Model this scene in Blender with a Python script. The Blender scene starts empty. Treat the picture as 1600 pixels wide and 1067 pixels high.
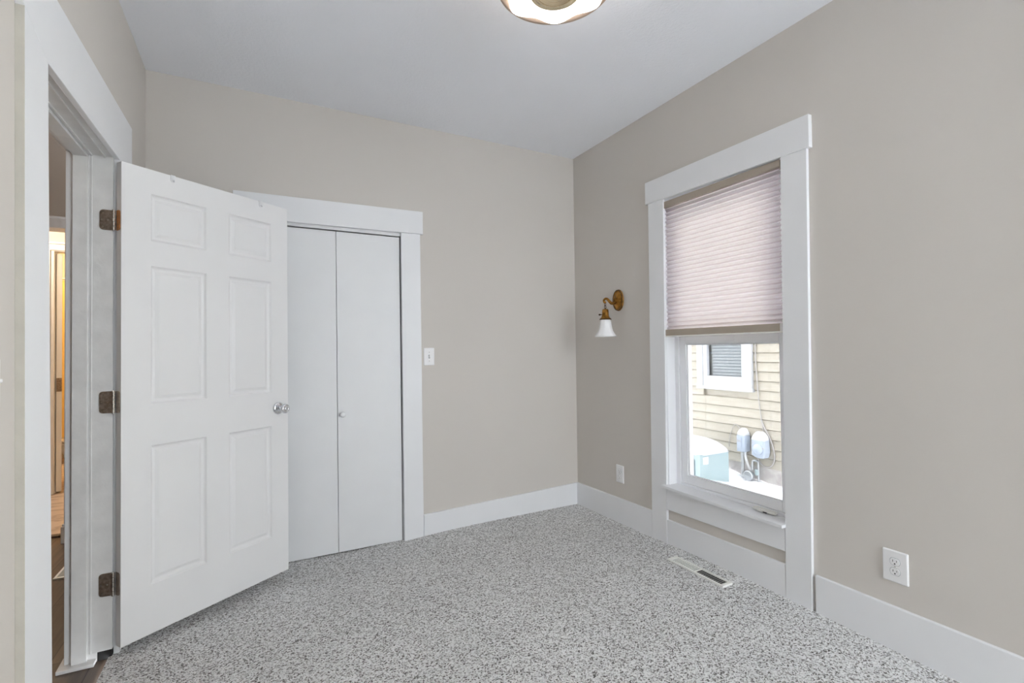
import bpy, bmesh, math, random
from mathutils import Matrix, Vector

S = bpy.context.scene
COL = S.collection
random.seed(7)
PI = math.pi

# ------------------------------------------------------------------ camera, sky, lights, exposure
cam_d = bpy.data.cameras.new('camera'); cam = bpy.data.objects.new('camera', cam_d); COL.objects.link(cam)
cam_d.sensor_fit = 'HORIZONTAL'; cam_d.sensor_width = 36.0; cam_d.lens = 17.0665
cam_d.clip_start = 0.02; cam_d.clip_end = 200
R_ = Vector((0.88418012, -0.46698533, -0.01225639)); U_ = Vector((0.00271399, -0.02110122, 0.99977366))
F_ = Vector((0.46713826, 0.88401326, 0.01738988))
cam.matrix_world = Matrix(((R_.x, U_.x, -F_.x, -2.26725), (R_.y, U_.y, -F_.y, -3.19885),
                           (R_.z, U_.z, -F_.z, 1.22409), (0, 0, 0, 1)))
S.camera = cam

world = bpy.data.worlds.new('overcast_sky'); S.world = world; world.use_nodes = True
bg = world.node_tree.nodes['Background']
bg.inputs['Color'].default_value = (0.93, 0.965, 1.0, 1); bg.inputs['Strength'].default_value = 3.2

def area(name, loc, rot, sx, sy, power=0, color=(1, 1, 1), portal=False, spread=PI):
    d = bpy.data.lights.new(name, 'AREA'); d.shape = 'RECTANGLE'; d.size = sx; d.size_y = sy
    d.energy = power; d.color = color; d.cycles.is_portal = portal; d.spread = spread
    o = bpy.data.objects.new(name, d); COL.objects.link(o); o.location = loc; o.rotation_euler = rot
    return o
# portals: they only guide the sky light through the windows
area('window_portal', (0.24, -1.355, 1.25), (0, PI / 2, 0), 1.8, 0.80, portal=True)
area('window_portal', (-0.56, -4.86, 1.35), (PI / 2, 0, 0), 1.0, 2.55, portal=True)
area('window_portal', (0.24, -3.68, 1.335), (0, PI / 2, 0), 2.5, 1.9, portal=True)  # portal for the added side window

def point(name, loc, power, color, r=0.06):
    d = bpy.data.lights.new(name, 'POINT'); d.energy = power; d.color = color; d.shadow_soft_size = r
    o = bpy.data.objects.new(name, d); COL.objects.link(o); o.location = loc
    return o
point('hall_lamp', (-3.6, -0.9, 2.45), 0.9, (1.0, 0.86, 0.72))
point('landing_lamp', (-4.15, 1.85, 2.45), 6.5, (1.0, 0.80, 0.58))
point('bathroom_lamp', (-4.35, 3.3, 2.35), 10, (1.0, 0.70, 0.34))

S.view_settings.view_transform = 'Standard'; S.view_settings.look = 'None'
S.view_settings.gamma = 1.0; S.view_settings.use_curve_mapping = False
S.view_settings.exposure = 2.2
S.cycles.max_bounces = 14; S.cycles.diffuse_bounces = 8; S.cycles.glossy_bounces = 4
S.cycles.transparent_max_bounces = 12; S.cycles.transmission_bounces = 8
S.cycles.use_denoising = True
S.cycles.sample_clamp_indirect = 6.0

# ------------------------------------------------------------------ materials
def nt_new(name):
    m = bpy.data.materials.new(name); m.use_nodes = True
    return m, m.node_tree, m.node_tree.nodes['Principled BSDF']

def noise(nt, scale, detail=3.0, rough=0.55, vec=None):
    n = nt.nodes.new('ShaderNodeTexNoise'); n.inputs['Scale'].default_value = scale
    n.inputs['Detail'].default_value = detail; n.inputs['Roughness'].default_value = rough
    tc = nt.nodes.new('ShaderNodeTexCoord')
    nt.links.new(vec if vec is not None else tc.outputs['Object'], n.inputs['Vector'])
    return n

def bump(nt, height, strength, dist, bsdf):
    b = nt.nodes.new('ShaderNodeBump'); b.inputs['Strength'].default_value = strength
    b.inputs['Distance'].default_value = dist
    nt.links.new(height, b.inputs['Height']); nt.links.new(b.outputs['Normal'], bsdf.inputs['Normal'])

def ramp(nt, fac, stops):
    r = nt.nodes.new('ShaderNodeValToRGB'); e = r.color_ramp.elements
    while len(e) < len(stops): e.new(0.5)
    for i, (p, c) in enumerate(stops):
        e[i].position = p; e[i].color = (*c, 1)
    nt.links.new(fac, r.inputs['Fac'])
    return r

def paint(name, col, rough=0.45, var=0.03, scale=3.0, bscale=180, bstr=0.05, spec=0.5):
    m, nt, b = nt_new(name)
    n = noise(nt, scale, 2)
    c0 = tuple(c * (1 - var) for c in col); c1 = tuple(min(1, c * (1 + var)) for c in col)
    r = ramp(nt, n.outputs['Fac'], [(0.3, c0), (0.7, c1)])
    nt.links.new(r.outputs['Color'], b.inputs['Base Color'])
    b.inputs['Roughness'].default_value = rough; b.inputs['Specular IOR Level'].default_value = spec
    bump(nt, noise(nt, bscale, 2).outputs['Fac'], bstr, 0.002, b)
    return m

def metal(name, col, rough=0.3, var=0.2, scale=60):
    m, nt, b = nt_new(name)
    n = noise(nt, scale, 3)
    r = ramp(nt, n.outputs['Fac'], [(0.3, tuple(c * (1 - var) for c in col)), (0.7, tuple(min(1, c * (1 + var)) for c in col))])
    nt.links.new(r.outputs['Color'], b.inputs['Base Color'])
    b.inputs['Metallic'].default_value = 1; b.inputs['Roughness'].default_value = rough
    return m

M = {}
M['wall'] = paint('greige_wall_paint', (0.645, 0.61, 0.572), 0.75, 0.012, 1.2, 120, 0.12, 0.3)
M['ceiling'] = paint('ceiling_paint', (0.875, 0.895, 0.945), 0.9, 0.01, 2, 80, 1.0, 0.2)
M['trim'] = paint('white_trim_paint', (0.82, 0.83, 0.85), 0.42, 0.012, 4, 90, 0.06)
M['old_trim'] = paint('worn_white_trim_paint', (0.74, 0.74, 0.74), 0.45, 0.05, 14, 60, 0.25)
M['edge'] = paint('wall_paint_on_casing_edge', (0.55, 0.53, 0.48), 0.7, 0.05, 14, 50, 0.4, 0.3)
M['door'] = paint('white_door_paint', (0.82, 0.82, 0.825), 0.40, 0.01, 4, 140, 0.04)
M['closet'] = paint('closet_door_paint', (0.80, 0.81, 0.825), 0.45, 0.012, 5, 100, 0.06)
M['vinyl'] = paint('white_vinyl', (0.90, 0.91, 0.94), 0.3, 0.005, 4, 200, 0.0)
M['plastic'] = paint('white_plastic', (0.86, 0.86, 0.87), 0.28, 0.005, 4, 200, 0.0)
M['cream_plastic'] = paint('cream_plastic', (0.88, 0.88, 0.84), 0.35, 0.01, 4, 200, 0.0)
M['rail'] = paint('taupe_rail_enamel', (0.40, 0.345, 0.285), 0.45, 0.02, 10, 200, 0.02)
M['dark'] = paint('dark_slot', (0.015, 0.015, 0.015), 0.7, 0.0)
M['closet_in'] = paint('closet_interior', (0.25, 0.23, 0.21), 0.8)
M['hinge'] = metal('tarnished_hinge_steel', (0.36, 0.30, 0.25), 0.36, 0.3, 90)
M['pin'] = metal('hinge_barrel_steel', (0.72, 0.69, 0.65), 0.22, 0.15, 90)
M['rust'] = metal('rusty_hinge_steel', (0.50, 0.24, 0.10), 0.5, 0.35, 70)
M['chrome'] = metal('chrome', (0.74, 0.76, 0.79), 0.08, 0.02)
M['brass'] = metal('aged_brass', (0.33, 0.16, 0.035), 0.34, 0.6, 40)
M['dark_brass'] = metal('blackened_brass', (0.09, 0.06, 0.04), 0.45, 0.4, 60)
M['nickel'] = metal('champagne_metal', (0.95, 0.80, 0.56), 0.24, 0.05, 20)
M['tanpan'] = paint('tan_rim_enamel', (0.55, 0.42, 0.33), 0.35, 0.03, 8, 100, 0.0)
M['hall'] = paint('hall_wall_paint', (0.50, 0.44, 0.38), 0.7, 0.02, 2, 120, 0.1)
M['cream_wall'] = paint('landing_wall_paint', (0.72, 0.66, 0.57), 0.7, 0.02, 2, 120, 0.1)
M['porcelain'] = paint('porcelain', (0.86, 0.85, 0.82), 0.12, 0.005, 4, 100, 0.0)
M['curtain'] = paint('golden_curtain_cloth', (0.62, 0.44, 0.16), 0.85, 0.05, 10, 200, 0.2)
M['ac'] = paint('green_grey_cabinet_enamel', (0.40, 0.50, 0.52), 0.45, 0.02, 6, 80, 0.02)
M['coil'] = paint('dark_coil_fins', (0.17, 0.23, 0.25), 0.5, 0.05, 20)  # fins coloured darker than the cabinet
M['meter'] = paint('blue_grey_meter_enamel', (0.47, 0.53, 0.62), 0.4, 0.02, 12, 80, 0.02)
M['cable'] = paint('grey_cable_sheath', (0.42, 0.40, 0.39), 0.6, 0.05, 30)
M['pipe'] = metal('galvanised_pipe', (0.55, 0.56, 0.57), 0.45, 0.1, 40)

def mat_carpet():
    m, nt, b = nt_new('speckled_loop_carpet')
    tc = nt.nodes.new('ShaderNodeTexCoord')
    wob = noise(nt, 90, 2)
    mixv = nt.nodes.new('ShaderNodeVectorMath'); mixv.operation = 'MULTIPLY_ADD'
    mixv.inputs[1].default_value = (0.006, 0.006, 0.006)
    nt.links.new(wob.outputs['Color'], mixv.inputs[0]); nt.links.new(tc.outputs['Object'], mixv.inputs[2])
    v = nt.nodes.new('ShaderNodeTexVoronoi'); v.inputs['Scale'].default_value = 205
    nt.links.new(mixv.outputs[0], v.inputs['Vector'])
    sep = nt.nodes.new('ShaderNodeSeparateColor'); nt.links.new(v.outputs['Color'], sep.inputs[0])
    r = ramp(nt, sep.outputs[0], [(0.0, (0.09, 0.082, 0.075)), (0.17, (0.34, 0.33, 0.32)),
                                  (0.38, (0.72, 0.715, 0.71)), (0.70, (0.91, 0.91, 0.915)), (1.0, (0.97, 0.965, 0.96))])
    n2 = noise(nt, 2.2, 3); r2 = ramp(nt, n2.outputs['Fac'], [(0.3, (0.93, 0.93, 0.93)), (0.7, (1.0, 1.0, 1.0))])
    mx = nt.nodes.new('ShaderNodeMix'); mx.data_type = 'RGBA'; mx.blend_type = 'MULTIPLY'; mx.inputs[0].default_value = 1
    nt.links.new(r.outputs['Color'], mx.inputs[6]); nt.links.new(r2.outputs['Color'], mx.inputs[7])
    nt.links.new(mx.outputs[2], b.inputs['Base Color'])
    b.inputs['Roughness'].default_value = 0.95; b.inputs['Specular IOR Level'].default_value = 0.1
    inv = nt.nodes.new('ShaderNodeMath'); inv.operation = 'SUBTRACT'; inv.inputs[0].default_value = 1.0
    nt.links.new(v.outputs['Distance'], inv.inputs[1])
    bump(nt, inv.outputs[0], 0.8, 0.006, b)
    return m
M['carpet'] = mat_carpet()

def mat_planks():
    m, nt, b = nt_new('dark_wood_planks')
    tc = nt.nodes.new('ShaderNodeTexCoord')
    mp = nt.nodes.new('ShaderNodeMapping'); mp.inputs['Rotation'].default_value = (0, 0, PI / 2)
    nt.links.new(tc.outputs['Object'], mp.inputs['Vector'])
    br = nt.nodes.new('ShaderNodeTexBrick'); br.inputs['Scale'].default_value = 1.0
    br.inputs['Brick Width'].default_value = 1.2; br.inputs['Row Height'].default_value = 0.15
    br.inputs['Mortar Size'].default_value = 0.002
    br.inputs['Color1'].default_value = (0.085, 0.06, 0.045, 1); br.inputs['Color2'].default_value = (0.16, 0.12, 0.095, 1)
    br.inputs['Mortar'].default_value = (0.03, 0.02, 0.015, 1)
    nt.links.new(mp.outputs[0], br.inputs['Vector'])
    mp2 = nt.nodes.new('ShaderNodeMapping'); mp2.inputs['Scale'].default_value = (40, 2.5, 10)
    nt.links.new(tc.outputs['Object'], mp2.inputs['Vector'])
    n = noise(nt, 1.0, 5, 0.6, mp2.outputs[0])
    r = ramp(nt, n.outputs['Fac'], [(0.3, (0.55, 0.55, 0.55)), (0.7, (1.25, 1.2, 1.15))])
    mx = nt.nodes.new('ShaderNodeMix'); mx.data_type = 'RGBA'; mx.blend_type = 'MULTIPLY'; mx.inputs[0].default_value = 1
    nt.links.new(br.outputs['Color'], mx.inputs[6]); nt.links.new(r.outputs['Color'], mx.inputs[7])
    nt.links.new(mx.outputs[2], b.inputs['Base Color']); b.inputs['Roughness'].default_value = 0.4
    return m
M['planks'] = mat_planks()

def mat_tile():
    m, nt, b = nt_new('veined_pink_tile')
    tc = nt.nodes.new('ShaderNodeTexCoord')
    mp = nt.nodes.new('ShaderNodeMapping'); mp.inputs['Rotation'].default_value = (0, 0, 0.35); mp.inputs['Scale'].default_value = (1, 3.5, 1)
    nt.links.new(tc.outputs['Object'], mp.inputs['Vector'])
    n = noise(nt, 2.2, 5, 0.6, mp.outputs[0])
    r = ramp(nt, n.outputs['Fac'], [(0.42, (0.66, 0.56, 0.50)), (0.49, (0.45, 0.36, 0.31)), (0.54, (0.70, 0.60, 0.54))])
    nt.links.new(r.outputs['Color'], b.inputs['Base Color']); b.inputs['Roughness'].default_value = 0.3
    return m
M['tile'] = mat_tile()

def mat_glass(name, tint):
    m = bpy.data.materials.new(name); m.use_nodes = True; nt = m.node_tree; nt.nodes.clear()
    out = nt.nodes.new('ShaderNodeOutputMaterial'); mix = nt.nodes.new('ShaderNodeMixShader')
    t = nt.nodes.new('ShaderNodeBsdfTransparent'); t.inputs[0].default_value = (*tint, 1)
    g = nt.nodes.new('ShaderNodeBsdfGlossy'); g.inputs['Roughness'].default_value = 0.02
    f = nt.nodes.new('ShaderNodeFresnel'); f.inputs['IOR'].default_value = 1.35
    nt.links.new(f.outputs[0], mix.inputs[0]); nt.links.new(t.outputs[0], mix.inputs[1]); nt.links.new(g.outputs[0], mix.inputs[2])
    nt.links.new(mix.outputs[0], out.inputs[0])
    return m
M['glass'] = mat_glass('dimming_window_glass', (0.64, 0.645, 0.653)); M['upper_glass'] = mat_glass('upper_sash_glass', (0.87, 0.875, 0.88)); M['clear_glass'] = mat_glass('clear_window_glass', (0.97, 0.98, 0.98))  # lower pane tinted to hold down the yard's brightness, upper one less

def mat_translucent(name, col, frac):
    m = bpy.data.materials.new(name); m.use_nodes = True; nt = m.node_tree; nt.nodes.clear()
    out = nt.nodes.new('ShaderNodeOutputMaterial'); mix = nt.nodes.new('ShaderNodeMixShader'); mix.inputs[0].default_value = frac
    d = nt.nodes.new('ShaderNodeBsdfDiffuse'); t = nt.nodes.new('ShaderNodeBsdfTranslucent')
    n = noise(nt, 400, 1); r = ramp(nt, n.outputs['Fac'], [(0.3, tuple(c * 0.98 for c in col)), (0.7, tuple(min(1, c * 1.03) for c in col))])
    nt.links.new(r.outputs['Color'], d.inputs[0]); nt.links.new(r.outputs['Color'], t.inputs[0])
    nt.links.new(d.outputs[0], mix.inputs[1]); nt.links.new(t.outputs[0], mix.inputs[2]); nt.links.new(mix.outputs[0], out.inputs[0])
    return m
M['fabric'] = mat_translucent('cellular_shade_fabric', (0.95, 0.915, 0.955), 0.92)
def crease_shade(m, z0, pitch):
    """crease shade painted as thin darker lines along the pleats, in the object's own height"""
    nt = m.node_tree; tc = nt.nodes.new('ShaderNodeTexCoord'); sp = nt.nodes.new('ShaderNodeSeparateXYZ')
    nt.links.new(tc.outputs['Object'], sp.inputs[0])
    a = nt.nodes.new('ShaderNodeMath'); a.operation = 'SUBTRACT'; a.inputs[1].default_value = z0; nt.links.new(sp.outputs['Z'], a.inputs[0])
    b = nt.nodes.new('ShaderNodeMath'); b.operation = 'DIVIDE'; b.inputs[1].default_value = pitch; nt.links.new(a.outputs[0], b.inputs[0])
    c = nt.nodes.new('ShaderNodeMath'); c.operation = 'FRACT'; nt.links.new(b.outputs[0], c.inputs[0])
    r = ramp(nt, c.outputs[0], [(0.0, (0.87, 0.83, 0.84)), (0.14, (0.89, 0.86, 0.87)), (0.26, (1, 1, 1)), (0.86, (1, 1, 1)), (1.0, (0.87, 0.83, 0.84))])
    for n in [n for n in nt.nodes if n.type in ('BSDF_DIFFUSE', 'BSDF_TRANSLUCENT')]:
        src = n.inputs[0].links[0].from_socket
        mx = nt.nodes.new('ShaderNodeMix'); mx.data_type = 'RGBA'; mx.blend_type = 'MULTIPLY'; mx.inputs[0].default_value = 1
        nt.links.new(src, mx.inputs[6]); nt.links.new(r.outputs['Color'], mx.inputs[7]); nt.links.new(mx.outputs[2], n.inputs[0])
crease_shade(M['fabric'], 2.099 - 2.13, (1.334 - 2.099) / 30)  # shade of the pleat creases put into the fabric colour
M['clear'] = mat_translucent('clear_plastic', (0.86, 0.86, 0.87), 0.4)

def mat_glow(name, col, strength, base):
    m, nt, b = nt_new(name)
    n = noise(nt, 12, 2); r = ramp(nt, n.outputs['Fac'], [(0.3, tuple(c * 0.97 for c in base)), (0.7, base)])
    nt.links.new(r.outputs['Color'], b.inputs['Base Color'])
    b.inputs['Emission Color'].default_value = (*col, 1); b.inputs['Emission Strength'].default_value = strength
    b.inputs['Roughness'].default_value = 0.3
    return m
M['lamp_glass'] = mat_glow('lit_opal_glass', (1.0, 0.97, 0.94), 1.6, (0.9, 0.88, 0.85))
M['opal'] = paint('opal_shade_glass', (0.88, 0.88, 0.89), 0.2, 0.01, 20, 60, 0.0)
M['opal'].node_tree.nodes['Principled BSDF'].inputs['Subsurface Weight'].default_value = 0.0

def mat_snow():
    m, nt, b = nt_new('snow'); n = noise(nt, 5, 5)
    r = ramp(nt, n.outputs['Fac'], [(0.3, (0.80, 0.82, 0.86)), (0.7, (0.88, 0.89, 0.91))])
    nt.links.new(r.outputs['Color'], b.inputs['Base Color']); b.inputs['Roughness'].default_value = 0.8
    bump(nt, noise(nt, 14, 5).outputs['Fac'], 0.4, 0.03, b)
    return m
M['snow'] = mat_snow()

def mat_siding():
    m, nt, b = nt_new('weathered_yellow_clapboard')
    tc = nt.nodes.new('ShaderNodeTexCoord'); mp = nt.nodes.new('ShaderNodeMapping'); mp.inputs['Scale'].default_value = (4, 4, 30)
    nt.links.new(tc.outputs['Object'], mp.inputs['Vector'])
    n = noise(nt, 1.5, 5, 0.65, mp.outputs[0])
    r = ramp(nt, n.outputs['Fac'], [(0.25, (0.41, 0.375, 0.31)), (0.5, (0.455, 0.42, 0.355)), (0.75, (0.485, 0.46, 0.405))])
    nt.links.new(r.outputs['Color'], b.inputs['Base Color']); b.inputs['Roughness'].default_value = 0.8
    bump(nt, n.outputs['Fac'], 0.3, 0.01, b)
    return m
M['siding'] = mat_siding()

def mat_stone():
    m, nt, b = nt_new('rubble_foundation_stone')
    v = nt.nodes.new('ShaderNodeTexVoronoi'); v.inputs['Scale'].default_value = 4.5
    tc = nt.nodes.new('ShaderNodeTexCoord'); nt.links.new(tc.outputs['Object'], v.inputs['Vector'])
    n = noise(nt, 9, 5)
    r = ramp(nt, n.outputs['Fac'], [(0.3, (0.36, 0.33, 0.32)), (0.55, (0.55, 0.52, 0.50)), (0.8, (0.68, 0.65, 0.63))])
    nt.links.new(r.outputs['Color'], b.inputs['Base Color']); b.inputs['Roughness'].default_value = 0.9
    bump(nt, v.outputs['Distance'], 0.7, 0.05, b)
    return m
M['stone'] = mat_stone()
M['far_trim'] = paint('weathered_white_trim', (0.54, 0.55, 0.57), 0.6, 0.06, 9, 40, 0.2)
M['far_blind'] = paint('far_blind_slats', (0.46, 0.50, 0.53), 0.4, 0.02)
M['far_dark'] = paint('dim_room_behind_blind', (0.20, 0.23, 0.26), 0.8, 0.02)

# ------------------------------------------------------------------ mesh helpers
TM = {}                      # world matrix of every root / part, for building in world coordinates

def empty(name, loc=(0, 0, 0), rotz=0.0):
    o = bpy.data.objects.new(name, None); COL.objects.link(o)
    o.location = loc; o.rotation_euler = (0, 0, rotz); o.empty_display_size = 0.05
    TM[o] = Matrix.Translation(loc) @ Matrix.Rotation(rotz, 4, 'Z')
    return o

def obj(name, bm, mat, parent=None, local=False, bevel=0.0, smooth=False, seg=2, weld=False, origin=None):
    """one mesh object; verts are in world coordinates unless local"""
    if weld: bmesh.ops.remove_doubles(bm, verts=bm.verts, dist=1e-5)
    bmesh.ops.recalc_face_normals(bm, faces=bm.faces)
    if parent is not None and not local: bm.transform(TM[parent].inverted())
    if parent is None and origin is not None: bm.transform(Matrix.Translation(origin).inverted())
    me = bpy.data.meshes.new(name); bm.to_mesh(me); bm.free()
    for p in me.polygons: p.use_smooth = smooth
    for mm in (mat if isinstance(mat, list) else [mat]): me.materials.append(mm)
    o = bpy.data.objects.new(name, me); COL.objects.link(o)
    if parent is not None: o.parent = parent; TM[o] = TM[parent]
    else:
        TM[o] = Matrix.Translation(origin) if origin is not None else Matrix.Identity(4)
        if origin is not None: o.location = origin
    if bevel > 0:
        b = o.modifiers.new('bevel', 'BEVEL'); b.width = bevel; b.segments = seg; b.limit_method = 'ANGLE'; b.angle_limit = 0.6
        b.harden_normals = False
    return o

def tag(o, label=None, cat=None, group=None, kind=None):
    if label: o['label'] = label
    if cat: o['category'] = cat
    if group: o['group'] = group
    if kind: o['kind'] = kind
    return o

def NB(): return bmesh.new()

def box(bm, x0, x1, y0, y1, z0, z1, mi=0):
    v = [bm.verts.new(p) for p in ((x0, y0, z0), (x1, y0, z0), (x1, y1, z0), (x0, y1, z0),
                                   (x0, y0, z1), (x1, y0, z1), (x1, y1, z1), (x0, y1, z1))]
    for q in ((0, 3, 2, 1), (4, 5, 6, 7), (0, 1, 5, 4), (1, 2, 6, 5), (2, 3, 7, 6), (3, 0, 4, 7)):
        bm.faces.new([v[i] for i in q]).material_index = mi
    return v

def prism(bm, pts, off, mi=0):
    """extrude polygon pts (3-D, planar) by vector off"""
    a = [bm.verts.new(p) for p in pts]; b = [bm.verts.new(Vector(p) + Vector(off)) for p in pts]
    n = len(pts)
    bm.faces.new(a).material_index = mi; bm.faces.new(b[::-1]).material_index = mi
    for i in range(n):
        bm.faces.new([a[i], b[i], b[(i + 1) % n], a[(i + 1) % n]]).material_index = mi

def lathe(bm, prof, M4=None, seg=32, rmod=None, cap0=True, cap1=True):
    """profile [(r, z)] about local z"""
    M4 = M4 or Matrix.Identity(4); rings = []
    for k, (r, z) in enumerate(prof):
        ring = []
        for i in range(seg):
            a = 2 * PI * i / seg; rr = r * (rmod(a, k) if rmod else 1)
            ring.append(bm.verts.new(M4 @ Vector((rr * math.cos(a), rr * math.sin(a), z))))
        rings.append(ring)
    for k in range(len(rings) - 1):
        for i in range(seg):
            j = (i + 1) % seg
            bm.faces.new([rings[k][i], rings[k][j], rings[k + 1][j], rings[k + 1][i]])
    if cap0: bm.faces.new(rings[0][::-1])
    if cap1: bm.faces.new(rings[-1])

def tube(bm, pts, r, seg=10, rad=None, closed=False):
    P = [Vector(p) for p in pts]; n = len(P); rings = []; prev = None
    for i in range(n):
        if closed: t = (P[(i + 1) % n] - P[i - 1]).normalized()
        else: t = (P[min(i + 1, n - 1)] - P[max(i - 1, 0)]).normalized()
        if prev is None:
            a = Vector((0, 0, 1)) if abs(t.z) < 0.9 else Vector((1, 0, 0))
            u = t.cross(a).normalized()
        else: u = (prev - t * prev.dot(t)).normalized()
        prev = u; w = t.cross(u); rr = rad[i] if rad else r
        rings.append([bm.verts.new(P[i] + (u * math.cos(2 * PI * k / seg) + w * math.sin(2 * PI * k / seg)) * rr) for k in range(seg)])
    m = n if closed else n - 1
    for i in range(m):
        A, B = rings[i], rings[(i + 1) % n]
        for k in range(seg): bm.faces.new([A[k], A[(k + 1) % seg], B[(k + 1) % seg], B[k]])
    if not closed:
        bm.faces.new(rings[0][::-1]); bm.faces.new(rings[-1])

def spline(pts, n=8):
    """Catmull-Rom through pts"""
    P = [Vector(p) for p in pts]; out = []
    for i in range(len(P) - 1):
        p0, p1, p2, p3 = P[max(i - 1, 0)], P[i], P[i + 1], P[min(i + 2, len(P) - 1)]
        for k in range(n):
            t = k / n
            out.append(0.5 * ((2 * p1) + (p2 - p0) * t + (2 * p0 - 5 * p1 + 4 * p2 - p3) * t * t + (3 * p1 - p0 - 3 * p2 + p3) * t ** 3))
    out.append(P[-1]); return out

def wall_x(bm, x0, x1, y0, y1, z0, z1, hole=None, mi=0):
    """wall slab between x0,x1 with a hole (ya,yb,za,zb)"""
    if not hole: box(bm, x0, x1, y0, y1, z0, z1, mi); return
    a, b, c, d = hole
    box(bm, x0, x1, y0, a, z0, z1, mi); box(bm, x0, x1, b, y1, z0, z1, mi)
    if c > z0: box(bm, x0, x1, a, b, z0, c, mi)
    box(bm, x0, x1, a, b, d, z1, mi)

def wall_y(bm, y0, y1, x0, x1, z0, z1, hole=None, mi=0):
    if not hole: box(bm, x0, x1, y0, y1, z0, z1, mi); return
    a, b, c, d = hole
    box(bm, x0, a, y0, y1, z0, z1, mi); box(bm, b, x1, y0, y1, z0, z1, mi)
    if c > z0: box(bm, a, b, y0, y1, z0, c, mi)
    box(bm, a, b, y0, y1, d, z1, mi)

def structure(o): o['kind'] = 'structure'; return o

# ------------------------------------------------------------------ room shell
H = 2.756; XL = -2.786; YN = -4.7; ZB = -0.10

def fz(x, y):
    """the old floor is not quite level: a slight rise along the window wall and a dip at the closet"""
    return (0.022 * math.exp(-((y + 1.4) / .7) ** 2) * math.exp(-(x / .8) ** 2)
            - 0.038 * math.exp(-((x + 1.8) / .62) ** 2) * math.exp(-(y / .8) ** 2))

bm = NB(); NX, NY = 56, 74; g = []
for j in range(NY + 1):
    row = []
    for i in range(NX + 1):
        x = -2.798 + (2.798 + 0.0) * i / NX; y = YN + (0.06 - YN) * j / NY
        row.append(bm.verts.new((x, y, fz(x, y))))
    g.append(row)
for j in range(NY):
    for i in range(NX): bm.faces.new([g[j][i], g[j][i + 1], g[j + 1][i + 1], g[j + 1][i]])
structure(obj('floor', bm, M['carpet'], smooth=True))

bm = NB(); box(bm, -5.4, 0.2, YN - 0.2, 4.7, H, H + 0.2); structure(obj('ceiling', bm, M['ceiling']))
bm = NB()
wall_y(bm, 0.0, 0.11, XL, 0.0, ZB, H, (-2.262, -1.385, ZB, 2.03))
structure(obj('wall_back', bm, M['wall']))
bm = NB(); wall_x(bm, 0.0, 0.20, -2.6, 0.75, ZB, H, (-1.755, -0.955, 0.345, 2.155)); wall_x(bm, 0.0, 0.20, YN, -2.6, ZB, H, (-4.60, -2.76, 0.12, 2.55)); structure(obj('wall_right', bm, M['wall']))
bm = NB(); wall_x(bm, -2.915, XL, YN, 0.75, ZB, H, (-1.475, -0.640, ZB, 2.068)); structure(obj('wall_left', bm, M['wall']))
bm = NB(); wall_y(bm, YN - 0.2, YN, -2.915, 0.2, ZB, H, (-1.02, -0.10, 0.10, 2.60)); structure(obj('wall_near', bm, M['wall']))
# closet recess behind the bifold doors
bm = NB()
box(bm, -2.786, 0.0, 0.75, 0.85, ZB, H); box(bm, -2.40, -2.30, 0.11, 0.75, ZB, H); box(bm, -1.35, -1.25, 0.11, 0.75, ZB, H)
box(bm, -2.786, 0.0, 0.06, 0.75, ZB, ZB + 0.02)
structure(obj('wall_closet', bm, M['closet_in']))

bm = NB(); box(bm, -5.4, 0.2, YN - 0.2, 4.7, H + 0.2, H + 2.9)
structure(obj('added_upper_storey', bm, M['siding']))  # unseen storey added to cut sky light in the side yard

# baseboards
def board_x(bm, ya, yb, za0, zb0, za1, zb1, t=0.018, x=0.0):
    """board on the right wall from ya to yb; z bottom/top at each end"""
    prism(bm, [(x, ya, za0), (x, yb, zb0), (x, yb, zb1), (x, ya, za1)], (-t, 0, 0))
bm = NB(); board_x(bm, 0.0, -0.838, -0.03, -0.03, 0.168, 0.180); structure(obj('baseboard_right', bm, M['trim'], bevel=0.003))
bm = NB(); board_x(bm, -1.8665, YN, -0.03, -0.03, 0.1815, 0.168); structure(obj('baseboard_right_rear', bm, M['trim'], bevel=0.003))
bm = NB(); prism(bm, [(-1.270, 0, -0.06), (-0.018, 0, -0.03), (-0.018, 0, 0.167), (-1.270, 0, 0.124)], (0, -0.018, 0))
structure(obj('baseboard_back', bm, M['trim'], bevel=0.003))
bm = NB(); prism(bm, [(XL, YN, -0.03), (XL, -1.585, -0.03), (XL, -1.585, 0.165), (XL, YN, 0.165)], (0.018, 0, 0))
prism(bm, [(XL, -0.50, -0.03), (XL, 0, -0.03), (XL, 0, 0.165), (XL, -0.50, 0.165)], (0.018, 0, 0))
structure(obj('baseboard_left', bm, M['trim'], bevel=0.003))
bm = NB(); prism(bm, [(XL + .018, YN, -0.03), (-.018, YN, -0.03), (-.018, YN, 0.165), (XL + .018, YN, 0.165)], (0, 0.018, 0))
structure(obj('baseboard_near', bm, M['trim'], bevel=0.003))

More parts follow.
